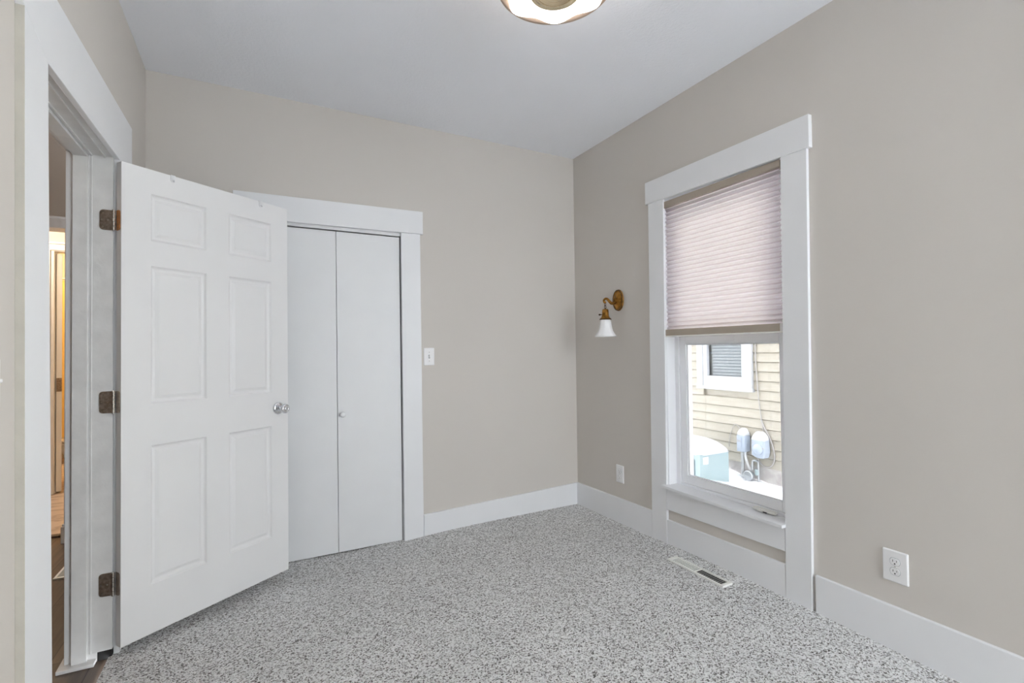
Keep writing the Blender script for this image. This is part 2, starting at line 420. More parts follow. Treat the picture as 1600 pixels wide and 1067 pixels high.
# ------------------------------------------------------------------ bedroom doorway trim (left wall)
t1 = structure(empty('trim_1', (XL, -1.05, 0)))
xw = XL
bm = NB(); prism(bm, [(xw, -1.612, 2.092), (xw, -1.447, 2.0245), (xw, -0.428, 2.043), (xw, -0.428, 2.262), (xw, -1.612, 2.238)], (0.0195, 0, 0))
obj('head_casing', bm, M['trim'], t1, bevel=0.002)
bm = NB(); prism(bm, [(xw, -1.572, -0.02), (xw, -1.388, -0.02), (xw, -1.447, 2.0245), (xw, -1.600, 2.087)], (0.019, 0, 0))
bm.faces.ensure_lookup_table(); bmesh.ops.recalc_face_normals(bm, faces=bm.faces)
for f in bm.faces:
    if f.normal.y < -0.9: f.material_index = 1                  # wall paint carried over the outer edge
obj('side_casing', bm, [M['trim'], M['edge']], t1, bevel=0.001)
bm = NB(); box(bm, xw, xw + 0.019, -0.650, -0.50, -0.01, 2.04); obj('side_casing', bm, M['trim'], t1, bevel=0.002)
bm = NB()                                                      # far jamb: hinge rabbet board ends above the floor
box(bm, -2.915, xw, -0.667, -0.640, 0.028, 2.066)
box(bm, -2.915, -2.835, -0.6665, -0.641, -0.009, 0.028)
obj('jamb', bm, M['old_trim'], t1, bevel=0.0015)
bm = NB(); box(bm, -2.834, -2.788, -0.664, -0.640, -0.009, 0.0275); obj('jamb_gap_shade', bm, M['dark'], t1)  # dark block under the jamb stands in for the shade there
bm = NB(); box(bm, -2.913, -2.864, -0.679, -0.667, 0.004, 2.04); obj('door_stop', bm, M['old_trim'], t1, bevel=0.002)
bm = NB(); box(bm, -2.858, -2.852, -0.671, -0.667, 0.028, 2.04); obj('door_stop', bm, M['old_trim'], t1, bevel=0.0015)
bm = NB(); box(bm, -2.915, xw, -1.475, -1.448, -0.009, 2.066); obj('jamb', bm, M['old_trim'], t1, bevel=0.0015)
bm = NB(); box(bm, -2.913, -2.864, -1.448, -1.436, -0.009, 2.04); obj('door_stop', bm, M['old_trim'], t1, bevel=0.002)
bm = NB(); box(bm, -2.915, xw, -1.448, -0.667, 2.040, 2.066); obj('head_jamb', bm, M['old_trim'], t1, bevel=0.0015)
bm = NB(); box(bm, -2.913, -2.864, -1.436, -0.679, 2.026, 2.040); obj('door_stop', bm, M['old_trim'], t1, bevel=0.002)
bm = NB(); box(bm, -2.816, -2.810, -1.448, -0.667, 2.035, 2.040); box(bm, -2.858, -2.852, -1.448, -0.667, 2.035, 2.040); obj('door_stop', bm, M['old_trim'], t1)
bm = NB()                                                      # hall-side casing
box(bm, -2.938, -2.915, -0.661, -0.56, -0.009, 2.045); box(bm, -2.938, -2.915, -1.56, -1.454, -0.009, 2.045)
box(bm, -2.938, -2.915, -1.56, -0.56, 2.045, 2.15)
obj('hall_casing', bm, M['trim'], t1, bevel=0.003)
bm = NB(); prism(bm, [(-2.955, -0.60, -0.009), (-2.952, -0.702, -0.009), (-2.836, -0.704, -0.009), (-2.836, -0.645, -0.009)], (0, 0, 0.014))
obj('plinth_strip', bm, M['old_trim'], t1, bevel=0.002)

# ------------------------------------------------------------------ the open six-panel door
dd = Vector((0.8170, 0.5766, 0)); rot = math.atan2(dd.y, dd.x)
DW, DT, DZ0, DZ1 = 0.787, 0.035, 0.038, 2.021
door = structure(empty('door_1', (-2.7533, -0.6980, 0), rot))
tag(door, 'open white six-panel door with chrome knob, hinged on the left doorway', 'door')

def panel_face(bm, xs, zs, panels, y, s):
    """front face on plane y; panels recess along +s"""
    for i in range(len(xs) - 1):
        for j in range(len(zs) - 1):
            x0, x1, z0, z1 = xs[i], xs[i + 1], zs[j], zs[j + 1]
            if (i, j) not in panels:
                bm.faces.new([bm.verts.new(p) for p in ((x0, y, z0), (x1, y, z0), (x1, y, z1), (x0, y, z1))]); continue
            rings = [(0, 0), (0.006, 0.0085), (0.012, 0.0115), (0.020, 0.0115), (0.034, 0.0040)]
            last = None
            for ins, dep in rings:
                q = [bm.verts.new(p) for p in ((x0 + ins, y + s * dep, z0 + ins), (x1 - ins, y + s * dep, z0 + ins),
                                               (x1 - ins, y + s * dep, z1 - ins), (x0 + ins, y + s * dep, z1 - ins))]
                if last:
                    for k in range(4): bm.faces.new([last[k], last[(k + 1) % 4], q[(k + 1) % 4], q[k]])
                last = q
            bm.faces.new(last)

bm = NB()
xs = [0, 0.110, 0.345, 0.454, 0.687, DW]; zs = [DZ0, 0.245, 0.834, 1.012, 1.604, 1.713, 1.916, DZ1]
pn = {(i, j) for i in (1, 3) for j in (1, 3, 5)}
panel_face(bm, xs, zs, pn, 0.0, 1); panel_face(bm, xs, zs, pn, DT, -1)
for (a, b) in (((0, DZ0), (DW, DZ0)), ((DW, DZ0), (DW, DZ1)), ((DW, DZ1), (0, DZ1)), ((0, DZ1), (0, DZ0))):
    bm.faces.new([bm.verts.new(p) for p in ((a[0], 0, a[1]), (b[0], 0, b[1]), (b[0], DT, b[1]), (a[0], DT, a[1]))])
obj('door_leaf', bm, M['door'], door, local=True, weld=True, bevel=0.0008, seg=1)

def knob(s):
    """knob on the face with outward local direction s along y"""
    y0 = 0.0 if s < 0 else DT
    Mx = Matrix.Translation((0.727, y0, 0.925)) @ Matrix.Rotation(PI / 2 * (1 if s < 0 else -1), 4, 'X')
    b1 = NB(); lathe(b1, [(0.0335, 0), (0.0335, 0.003), (0.031, 0.007), (0.024, 0.0105), (0.014, 0.012)], Mx, 32)
    o1 = obj('door_knob', b1, M['chrome'], door, local=True, smooth=True)
    b2 = NB(); lathe(b2, [(0.011, 0.010), (0.011, 0.026), (0.016, 0.034), (0.0235, 0.044), (0.0262, 0.052), (0.0255, 0.059), (0.022, 0.064),
                          (0.013, 0.066), (0.012, 0.0645), (0.0085, 0.0645), (0.0075, 0.067), (0.003, 0.068)], Mx, 32)
    obj('grip', b2, M['chrome'], o1, local=True, smooth=True)
knob(-1); knob(1)
bm = NB(); box(bm, DW - 0.001, DW + 0.0015, 0.006, 0.029, 0.897, 0.953); obj('latch_plate', bm, M['chrome'], door, local=True)

# hinges: leaf on the jamb, barrel, leaf on the door edge
inv = TM[door].inverted()
for z0, z1, rust in ((1.737, 1.820, True), (0.986, 1.075, False), (0.246, 0.338, False)):
    px_, py_ = -2.7825, -0.6755
    b1 = NB(); n = 5; hh = (z1 - z0) / n
    for k in range(n):
        lathe(b1, [(0.0052, z0 + k * hh + 0.0006), (0.0060, z0 + k * hh + 0.001), (0.0060, z0 + (k + 1) * hh - 0.001), (0.0052, z0 + (k + 1) * hh - 0.0006)],
              Matrix.Translation((px_, py_, 0)), 16)
    lathe(b1, [(0.004, z0 - 0.003), (0.0055, z0 - 0.001), (0.0055, z0 + 0.001)], Matrix.Translation((px_, py_, 0)), 12)
    lathe(b1, [(0.0055, z1 - 0.001), (0.0055, z1 + 0.001), (0.004, z1 + 0.003)], Matrix.Translation((px_, py_, 0)), 12)
    hg = obj('hinge', b1, M['pin'], door, smooth=False)
    tag(hg, 'rusty tarnished hinge' if rust else None)
    # jamb leaf with rounded far corners
    b2 = NB(); c = 0.012; xa, xb = -2.829, -2.7835
    pts = [(xb, -0.668, z0), (xb, -0.668, z1)]
    for a in range(5): th = PI / 2 + a * PI / 8; pts.append((xa + c + c * math.cos(th), -0.668, z1 - c + c * math.sin(th)))
    for a in range(5): th = PI + a * PI / 8; pts.append((xa + c + c * math.cos(th), -0.668, z0 + c + c * math.sin(th)))
    prism(b2, pts, (0, -0.0022, 0)); obj('jamb_leaf', b2, M['hinge'], hg)
    b3 = NB()
    for (sx, sz) in ((-2.818, z0 + 0.014), (-2.818, z1 - 0.014), (-2.802, (z0 + z1) / 2), (-2.822, (z0 + z1) / 2)):
        lathe(b3, [(0.0036, 0), (0.003, 0.0012)], Matrix.Translation((sx, -0.6702, sz)) @ Matrix.Rotation(PI / 2, 4, 'X'), 10)
    obj('screw', b3, M['pin'], hg)
    # door-edge leaf (edge plane is local x = 0)
    b4 = NB(); c = 0.010; ya, yb = 0.006, 0.0335
    pts = [(-0.0005, yb, z1), (-0.0005, yb, z0)]
    for a in range(5): th = -PI / 2 - a * PI / 8; pts.append((-0.0005, ya + c + c * math.cos(th), z0 + c + c * math.sin(th)))
    for a in range(5): th = PI - a * PI / 8; pts.append((-0.0005, ya + c + c * math.cos(th), z1 - c + c * math.sin(th)))
    prism(b4, pts, (-0.0020, 0, 0)); obj('door_leaf_plate', b4, M['rust'] if rust else M['hinge'], hg, local=True)

# two small clear hooks over the door top
def over_hook(s, label):
    h = empty('over_door_hook', (door.location.x + dd.x * s, door.location.y + dd.y * s, DZ1), rot)
    tag(h, label, 'hook', 'small hooks over the open door')
    b1 = NB(); box(b1, -0.010, 0.010, -0.0022, DT + 0.0022, 0.0003, 0.0022); box(b1, -0.010, 0.010, -0.0024, -0.0004, -0.020, 0.0022)
    box(b1, -0.010, 0.010, DT + 0.0004, DT + 0.0024, -0.030, 0.0022)
    lathe(b1, [(0.010, 0), (0.010, 0.0019)], Matrix.Translation((0, -0.00045, -0.020)) @ Matrix.Rotation(PI / 2, 4, 'X'), 20)
    obj('strap', b1, M['clear'], h, local=True)
    b2 = NB(); tube(b2, spline([(0, -0.003, -0.018), (0, -0.006, -0.026), (0, -0.013, -0.028), (0, -0.014, -0.020)], 5), 0.0018, 8)
    obj('hook', b2, M['clear'], h, local=True, smooth=True)
over_hook(0.197, 'small clear hook over top edge of open door, nearer the hinges')
over_hook(0.627, 'small clear hook over top edge of open door, above the knob side')

# ------------------------------------------------------------------ closet trim and bifold doors (back wall)
t2 = structure(empty('trim_2', (-1.82, 0, 0)))
bm = NB(); prism(bm, [(-2.380, 0, 2.005), (-1.262, 0, 2.015), (-1.262, 0, 2.167), (-2.380, 0, 2.157)], (0, -0.025, 0)); obj('head_casing', bm, M['trim'], t2, bevel=0.002)
bm = NB(); prism(bm, [(-1.402, 0, -0.06), (-1.272, 0, -0.06), (-1.280, 0, 2.014), (-1.410, 0, 2.012)], (0, -0.019, 0)); obj('side_casing', bm, M['trim'], t2, bevel=0.002)
bm = NB(); prism(bm, [(-2.366, 0, -0.06), (-2.238, 0, -0.06), (-2.238, 0, 2.006), (-2.366, 0, 2.006)], (0, -0.019, 0)); obj('side_casing', bm, M['trim'], t2, bevel=0.002)
bm = NB(); box(bm, -1.402, -1.384, 0.0, 0.11, -0.06, 2.03); box(bm, -2.263, -2.245, 0.0, 0.11, -0.06, 2.03); box(bm, -2.245, -1.402, 0.0, 0.11, 2.016, 2.03)
obj('jamb', bm, M['trim'], t2)
bm = NB(); box(bm, -2.243, -1.404, 0.012, 0.040, 1.994, 2.016); obj('track', bm, M['plastic'], t2, bevel=0.001)

d2 = structure(empty('door_2', (-1.82, 0.02, 0)))
tag(d2, 'white flat bifold closet door with two leaves behind the open door', 'closet door')
for a0, a1, b0, b1_ in ((-1.815, -1.413, -1.8095, -1.408), (-2.241, -1.8185, -2.241, -1.8125)):
    bm = NB(); prism(bm, [(b0, 0.016, -0.028), (b1_, 0.016, -0.028), (a1, 0.016, 1.986), (a0, 0.016, 1.986)], (0, 0.030, 0))
    lf = obj('leaf', bm, M['closet'], d2, bevel=0.0012, seg=1)
    if a0 > -2:
        bm = NB(); lathe(bm, [(0.009, -0.001), (0.008, 0.010), (0.0135, 0.016), (0.0175, 0.022), (0.0175, 0.027), (0.014, 0.031), (0.006, 0.033)],
                         Matrix.Translation((-1.784, 0.016, 0.832)) @ Matrix.Rotation(PI / 2, 4, 'X'), 28)
        obj('knob', bm, M['closet'], lf, smooth=True)

# ------------------------------------------------------------------ window
w1 = structure(empty('window_1', (0, -1.355, 0.375)))
tag(w1, 'tall white trimmed window with half-lowered shade overlooking a snowy side yard', 'window')
bm = NB(); prism(bm, [(0, -0.832, 2.154), (0, -1.889, 2.137), (0, -1.889, 2.290), (0, -0.832, 2.297)], (-0.026, 0, 0)); obj('head_casing', bm, M['trim'], w1, bevel=0.002)
bm = NB(); prism(bm, [(0, -0.851, 2.154), (0, -0.982, 2.152), (0, -0.964, -0.02), (0, -0.838, -0.02)], (-0.019, 0, 0)); obj('side_casing', bm, M['trim'], w1, bevel=0.002)
bm = NB(); prism(bm, [(0, -1.746, 2.140), (0, -1.872, 2.138), (0, -1.851, -0.02), (0, -1.727, -0.02)], (-0.019, 0, 0)); obj('side_casing', bm, M['trim'], w1, bevel=0.002)
bm = NB()                                                     # stool with horns cut round the casing
prism(bm, [(-0.048, -0.952, 0.3615), (-0.048, -1.733, 0.3545), (0.066, -1.733, 0.3545), (0.066, -0.965, 0.3615), (-0.018, -0.965, 0.3615), (-0.018, -0.952, 0.3615)], (0, 0, 0.016))
obj('stool', bm, M['trim'], w1, bevel=0.002)
bm = NB(); prism(bm, [(0, -0.968, 0.225), (0, -1.728, 0.2385), (0, -1.728, 0.3545), (0, -0.968, 0.3615)], (-0.017, 0, 0)); obj('apron', bm, M['trim'], w1, bevel=0.0015)
bm = NB(); board_x(bm, -0.9665, -1.7255, -0.03, -0.03, 0.162, 0.176, 0.017); obj('plinth_board', bm, M['trim'], w1, bevel=0.003)
bm = NB()                                                     # jamb lining of the opening
box(bm, 0.0, 0.215, -0.974, -0.954, 0.345, 2.156); box(bm, 0.0, 0.215, -1.756, -1.737, 0.345, 2.156); box(bm, 0.0, 0.215, -1.737, -0.974, 2.136, 2.156)
box(bm, 0.066, 0.24, -1.737, -0.974, 0.340, 0.374)
obj('jamb', bm, M['vinyl'], w1)
bm = NB()                                                     # vinyl frame
Y0, Y1, Z0, Z1 = -0.974, -1.737, 0.374, 2.136
box(bm, 0.066, 0.135, Y0 - 0.031, Y0, Z0, Z1); box(bm, 0.066, 0.135, Y1, Y1 + 0.031, Z0, Z1)
box(bm, 0.066, 0.135, Y1 + 0.031, Y0 - 0.031, Z0, Z0 + 0.016); box(bm, 0.066, 0.135, Y1 + 0.031, Y0 - 0.031, Z1 - 0.03, Z1)
obj('frame', bm, M['vinyl'], w1, bevel=0.002)
def sash(x0, x1, za, zb, bot, top, nm, glass):
    b = NB(); ya, yb = Y0 - 0.033, Y1 + 0.033; st = 0.046
    box(b, x0, x1, ya - st, ya, za, zb); box(b, x0, x1, yb, yb + st, za, zb)
    box(b, x0, x1, yb + st, ya - st, za, za + bot); box(b, x0, x1, yb + st, ya - st, zb - top, zb)
    s_ = obj(nm, b, M['vinyl'], w1, bevel=0.003)
    b = NB(); q = 0.004; xm = x0 + 0.010                      # glazing bead round the pane
    box(b, xm, xm + 0.006, ya - st - 0.006, ya - st, za + bot, zb - top); box(b, xm, xm + 0.006, yb + st, yb + st + 0.006, za + bot, zb - top)
    box(b, xm, xm + 0.006, yb + st + 0.006, ya - st - 0.006, za + bot, za + bot + 0.006); box(b, xm, xm + 0.006, yb + st + 0.006, ya - st - 0.006, zb - top - 0.006, zb - top)
    obj('bead', b, M['vinyl'], s_, bevel=0.001)
    b = NB(); box(b, xm + 0.008, xm + 0.011, yb + st - 0.004, ya - st + 0.004, za + bot - 0.004, zb - top + 0.004)
    obj('pane', b, M[glass], s_)
    return s_
sash(0.074, 0.100, Z0 + 0.018, 1.292, 0.050, 0.046, 'lower_sash', 'glass')
sash(0.104, 0.130, 1.250, Z1 - 0.032, 0.046, 0.045, 'upper_sash', 'upper_glass')
bm = NB(); box(bm, 0.070, 0.0745, -1.40, -1.31, 1.262, 1.285); obj('sash_lock', bm, M['vinyl'], w1, bevel=0.002)

# cellular shade
sh = empty('cellular_shade', (0.012, -1.355, 2.13))
tag(sh, 'pleated pale pink cellular window shade, half lowered, with taupe rails', 'window shade')
bm = NB(); prism(bm, [(-0.012, -0.9745, 2.094), (-0.012, -1.7365, 2.101), (-0.012, -1.7365, 2.1355), (-0.012, -0.9745, 2.1355)], (0.045, 0, 0)); obj('head_rail', bm, M['rail'], sh, bevel=0.002)
bm = NB(); box(bm, -0.012, 0.030, -1.7355, -0.975, 1.300, 1.338); br_ = obj('bottom_rail', bm, M['rail'], sh, bevel=0.003)
bm = NB(); box(bm, -0.014, 0.031, -1.7355, -0.975, 1.293, 1.300); obj('rail_lip', bm, M['cream_plastic'], br_, bevel=0.001)
bm = NB(); box(bm, -0.0135, 0.0305, -1.7362, -1.722, 1.2945, 1.337); obj('end_cap', bm, M['clear'], br_, bevel=0.002)
for yc in (-1.055, -1.545):
    bm = NB(); box(bm, -0.019, -0.008, yc - 0.02, yc + 0.02, 1.2915, 1.297); obj('pull_tab', bm, M['clear'], br_, bevel=0.002)
bm = NB(); NP = 30; zt, zb_ = 2.099, 1.334; rows = []
yy = (-1.7275, -0.982)
for k in range(NP * 2 + 1):
    z = zt + (zb_ - zt) * k / (NP * 2)
    xf = -0.006 if k % 2 else 0.010
    rows.append([bm.verts.new((xf, yy[0], z)), bm.verts.new((xf, yy[1], z))])
for k in range(NP * 2):
    a, b = rows[k], rows[k + 1]
    bm.faces.new([a[0], a[1], b[1], b[0]])
obj('pleated_fabric', bm, M['fabric'], sh)

# small white bracket lying on the sill
bk = empty('shade_bracket', (0.05, -1.59, 0.3745)); tag(bk, 'small white plastic bracket lying on the window sill', 'bracket')
bm = NB(); prism(bm, [(0.030, -1.522, 0.3785), (0.066, -1.520, 0.3785), (0.064, -1.640, 0.3765), (0.034, -1.645, 0.3765)], (0, 0, 0.012)); obj('bar', bm, M['cream_plastic'], bk, bevel=0.003)
bm = NB(); box(bm, 0.026, 0.034, -1.575, -1.550, 0.3765, 0.386); obj('clip', bm, M['cream_plastic'], bk, bevel=0.002)
bm = NB(); box(bm, 0.028, 0.036, -1.60, -1.582, 0.3762, 0.380); obj('catch', bm, M['dark'], bk)

# wide window behind the camera
w2 = structure(empty('window_2', (-0.56, YN, 0.1)))
wa, wb, wc, wd = -1.02, -0.10, 0.10, 2.60
bm = NB()
for (a, b, c, d) in ((wa, wa + .05, wc, wd), (wb - .05, wb, wc, wd), (-0.585, -0.535, wc + .05, wd - .05), (wa + .05, wb - .05, wc, wc + .05), (wa + .05, wb - .05, wd - .05, wd)):
    box(bm, a, b, YN - 0.12, YN - 0.06, c, d)
obj('frame', bm, M['vinyl'], w2, bevel=0.003)
bm = NB(); box(bm, wa - .07, wa, YN, YN + .02, .0, 2.67); box(bm, wb, wb + .07, YN, YN + .02, .0, 2.67); box(bm, wa, wb, YN, YN + .02, wd, 2.67); box(bm, wa, wb, YN, YN + .02, 0.0, wc)
obj('casing', bm, M['trim'], w2, bevel=0.002)
for (a, b) in ((wa + .05, -0.585), (-0.535, wb - .05)):
    bm = NB(); box(bm, a, b, YN - .095, YN - .09, wc + .05, wd - .05); obj('pane', bm, M['clear_glass'], w2)

w3 = structure(empty('added_window_3', (0, -3.68, 0.12)))  # unseen side window, added for daylight that spares the right wall
bm = NB(); za, zb = .12, 2.55
for (a, b, c, d) in ((-4.60, -4.54, za, zb), (-2.82, -2.76, za, zb), (-3.70, -3.66, za + .06, zb - .06), (-4.54, -2.82, za, za + .06), (-4.54, -2.82, zb - .06, zb)): box(bm, .06, .13, a, b, c, d)
obj('frame', bm, M['vinyl'], w3, bevel=0.003)
bm = NB(); box(bm, -.02, 0, -4.68, -4.60, .02, 2.65); box(bm, -.02, 0, -2.76, -2.68, .02, 2.65); box(bm, -.02, 0, -4.60, -2.76, zb, 2.65); box(bm, -.02, 0, -4.60, -2.76, .02, za)
obj('casing', bm, M['trim'], w3, bevel=0.002)
for (a, b) in ((-4.54, -3.70), (-3.66, -2.82)):
    bm = NB(); box(bm, .09, .095, a, b, za + .06, zb - .06); obj('pane', bm, M['clear_glass'], w3)

# ------------------------------------------------------------------ electrical plates
def rrect(w, h, c, n=4):
    pts = []
    for cx, cz, a0 in ((w / 2 - c, h / 2 - c, 0), (-w / 2 + c, h / 2 - c, PI / 2), (-w / 2 + c, -h / 2 + c, PI), (w / 2 - c, -h / 2 + c, 1.5 * PI)):
        for k in range(n + 1): a = a0 + k * PI / 2 / n; pts.append((cx + c * math.cos(a), cz + c * math.sin(a)))
    return pts
def plate(root, w, h):
    b = NB(); p = rrect(w, h, 0.004); q = rrect(w - 0.008, h - 0.008, 0.004)
    A = [b.verts.new((x, -0.0002, z)) for x, z in p]; B = [b.verts.new((x, -0.0035, z)) for x, z in p]; C = [b.verts.new((x, -0.0065, z)) for x, z in q]
    n = len(p)
    for L1, L2 in ((A, B), (B, C)):
        for i in range(n): b.faces.new([L1[i], L1[(i + 1) % n], L2[(i + 1) % n], L2[i]])
    b.faces.new(A[::-1]); b.faces.new(C)
    return obj('cover_plate', b, M['plastic'], root, local=True)
def outlet(loc, rotz, w, h, label):
    r = empty('wall_outlet', loc, rotz); tag(r, label, 'outlet', 'wall outlets on the window wall')
    plate(r, w, h)
    for zc in (0.0195, -0.0195):
        b = NB(); pts = []
        for k in range(32):
            a = 2 * PI * k / 32; pts.append((0.0172 * math.cos(a), -0.006, zc + max(-0.0137, min(0.0137, 0.0172 * math.sin(a)))))
        prism(b, pts, (0, -0.0025, 0)); rc = obj('receptacle', b, M['plastic'], r, local=True, bevel=0.0007, seg=1)
        b = NB(); ring = [(0.0180 * math.cos(2 * PI * k / 32), -0.0066, zc + max(-0.0145, min(0.0145, 0.018 * math.sin(2 * PI * k / 32)))) for k in range(32)]
        tube(b, ring, 0.0006, 5, closed=True); obj('gap', b, M['far_dark'], rc, local=True)
        b = NB(); box(b, -0.0075, -0.0055, -0.0088, -0.0070, zc - 0.001, zc + 0.0075); box(b, 0.0055, 0.0072, -0.0088, -0.0070, zc - 0.0005, zc + 0.0065)
        lathe(b, [(0.0027, 0), (0.0027, 0.0018)], Matrix.Translation((0, -0.0070, zc - 0.0075)) @ Matrix.Rotation(PI / 2, 4, 'X'), 12)
        obj('slots', b, M['dark'], rc, local=True)
    b = NB(); lathe(b, [(0.0030, 0), (0.0022, 0.0014)], Matrix.Translation((0, -0.0062, 0)) @ Matrix.Rotation(PI / 2, 4, 'X'), 12)
    obj('screw', b, M['pin'], r, local=True)
    return r
outlet((0, -2.178, 0.3375), -PI / 2, 0.088, 0.127, 'large white duplex outlet plate on right wall in front of the window')
outlet((0, -0.515, 0.343), -PI / 2, 0.078, 0.122, 'white duplex outlet plate low on wall below the brass sconce')
def switch(loc, rotz, label, w=0.074, h=0.119):
    r = empty('light_switch', loc, rotz); tag(r, label, 'light switch'); plate(r, w, h)
    b = NB(); box(b, -0.005, 0.005, -0.0072, -0.006, -0.012, 0.012); obj('slot', b, M['far_dark'], r, local=True)
    b = NB(); prism(b, [(-0.004, -0.006, -0.008), (-0.004, -0.006, 0.006), (-0.004, -0.020, 0.011), (-0.004, -0.021, 0.004)], (0.008, 0, 0))
    obj('toggle', b, M['plastic'], r, local=True, bevel=0.0008, seg=1)
    for z in (0.030, -0.030):
        b = NB(); lathe(b, [(0.0030, 0), (0.0022, 0.0014)], Matrix.Translation((0, -0.0062, z)) @ Matrix.Rotation(PI / 2, 4, 'X'), 12)
        obj('screw', b, M['pin'], r, local=True)
switch((-1.220, 0, 1.1855), 0, 'white toggle light switch on back wall beside the closet trim')
switch((XL, -1.715, 1.163), PI / 2, 'light switch at far left edge, only its toggle tip showing beside the doorway')

# ------------------------------------------------------------------ floor register under the window
def register(loc, rotz, L, Wd, label, dark=False):
    """long axis along local x"""
    r = empty('floor_register', loc, rotz); tag(r, label, 'floor vent')
    b = NB(); fl = 0.011
    for (xa, xb, ya, yb) in ((-L / 2, L / 2, -Wd / 2, -Wd / 2 + fl), (-L / 2, L / 2, Wd / 2 - fl, Wd / 2), (-L / 2, -L / 2 + fl * 1.6, -Wd / 2 + fl, Wd / 2 - fl), (L / 2 - fl * 1.6, L / 2, -Wd / 2 + fl, Wd / 2 - fl)):
        box(b, xa, xb, ya, yb, -0.006, 0.004)
    obj('frame', b, M['cream_plastic'], r, local=True, bevel=0.0015)
    b = NB(); n = 26; a0 = -L / 2 + fl * 1.6; a1 = L / 2 - fl * 1.6
    for k in range(n):
        xc = a0 + (a1 - a0) * (k + 0.5) / n; t = 0.0003 if xc < 0 else -0.0033
        prism(b, [(xc - t - 0.0010, -Wd / 2 + fl, 0.003), (xc - t + 0.0010, -Wd / 2 + fl, 0.003), (xc + t + 0.0010, -Wd / 2 + fl, -0.0015), (xc + t - 0.0010, -Wd / 2 + fl, -0.0015)], (0, Wd - 2 * fl, 0))
    box(b, -0.003, 0.003, -Wd / 2 + fl, Wd / 2 - fl, -0.0015, 0.003)
    obj('louvers', b, M['cream_plastic'], r, local=True)
    b = NB(); box(b, -L / 2 + 0.012, L / 2 - 0.012, -Wd / 2 + 0.008, Wd / 2 - 0.008, -0.0045, -0.0022)
    obj('duct_shade', b, M['dark'], r, local=True)  # dark slab above the carpet stands in for the unlit duct
    return r
reg = register((-0.167, -1.3335, 0.0265), -PI / 2 + 0.0, 0.372, 0.074, 'white floor vent in the carpet under the window')

# ------------------------------------------------------------------ wall sconce
sc = empty('wall_sconce', (0, -0.528, 1.565)); tag(sc, 'aged brass wall sconce with white bell glass shade beside the window', 'wall lamp')
MY = Matrix.Translation((0, -0.528, 1.565)) @ Matrix.Rotation(-PI / 2, 4, 'Y')       # lathe axis points to -x
bm = NB(); lathe(bm, [(1.0, 0.0), (1.0, 0.004), (0.94, 0.010), (0.86, 0.011), (0.80, 0.008), (0.70, 0.012), (0.42, 0.022), (0.25, 0.027), (0.05, 0.029)],
                 MY @ Matrix.Diagonal((0.076, 0.054, 1, 1)), 48)
obj('back_plate', bm, M['brass'], sc, smooth=True)
bm = NB(); ring = [(-0.011, -0.528 + 0.054 * 0.93 * math.sin(2 * PI * k / 48), 1.565 + 0.076 * 0.93 * math.cos(2 * PI * k / 48)) for k in range(48)]
tube(bm, ring, 0.0028, 6, closed=True); obj('beaded_edge', bm, M['dark_brass'], sc, smooth=True)
bm = NB(); ap = spline([(-0.020, -0.528, 1.560), (-0.045, -0.528, 1.546), (-0.066, -0.528, 1.542), (-0.086, -0.528, 1.556), (-0.102, -0.528, 1.570), (-0.120, -0.528, 1.571), (-0.132, -0.528, 1.558), (-0.126, -0.528, 1.545), (-0.118, -0.528, 1.548)], 6)
tube(bm, ap, 0.0, 12, rad=[0.013 - 0.0055 * min(1, i / (len(ap) * 0.6)) for i in range(len(ap))])
lathe(bm, [(0.017, 0.022), (0.019, 0.030), (0.015, 0.038), (0.011, 0.042)], MY, 24)
obj('arm', bm, M['brass'], sc, smooth=True)
XC = -0.121
for k, zc in enumerate((1.530, 1.514)):
    bm = NB(); ring = []
    for i in range(20):
        a = 2 * PI * i / 20; u = 0.0075 * math.cos(a); v = 0.0105 * math.sin(a)
        ring.append((XC + (u if k else 0), -0.528 + (0 if k else u), zc + v))
    tube(bm, ring, 0.0018, 6, closed=True); obj('chain_link', bm, M['dark_brass'], sc, smooth=True)
MS = Matrix.Translation((XC, -0.528, 0))
bm = NB(); lathe(bm, [(0.004, 1.508), (0.006, 1.500), (0.016, 1.499), (0.021, 1.495), (0.0225, 1.480), (0.024, 1.455), (0.028, 1.443), (0.036, 1.436), (0.039, 1.431), (0.038, 1.426), (0.030, 1.425)], MS, 32)
obj('socket_cap', bm, M['brass'], sc, smooth=True)
bm = NB(); ring = [(XC + 0.0385 * math.cos(2 * PI * k / 32), -0.528 + 0.0385 * math.sin(2 * PI * k / 32), 1.4285) for k in range(32)]
tube(bm, ring, 0.0035, 8, closed=True); obj('gallery_ring', bm, M['dark_brass'], sc, smooth=True)
bm = NB(); e = Vector((-0.88, 0.47, 0)).normalized()
kp = [Vector((XC, -0.528, 1.461)) + e * d for d in (0.020, 0.030, 0.036, 0.042, 0.047)]
tube(bm, kp, 0, 10, rad=[0.0025, 0.0025, 0.006, 0.006, 0.003]); obj('switch_key', bm, M['dark_brass'], sc, smooth=True)
bm = NB(); oct_ = lambda a, k: 1.0 + 0.022 * math.cos(8 * a)
prof = [(0.033, 1.427), (0.037, 1.418), (0.0395, 1.405), (0.0415, 1.385), (0.0455, 1.365), (0.051, 1.348), (0.059, 1.333), (0.068, 1.320), (0.075, 1.310)]
lathe(bm, prof, MS, 64, oct_, False, False); lathe(bm, [(r - 0.003, z) for r, z in prof], MS, 64, oct_, False, False)
lathe(bm, [(0.075, 1.310), (0.0735, 1.308), (0.072, 1.310)], MS, 64, oct_, False, False)
obj('glass_shade', bm, M['opal'], sc, smooth=True, weld=True)

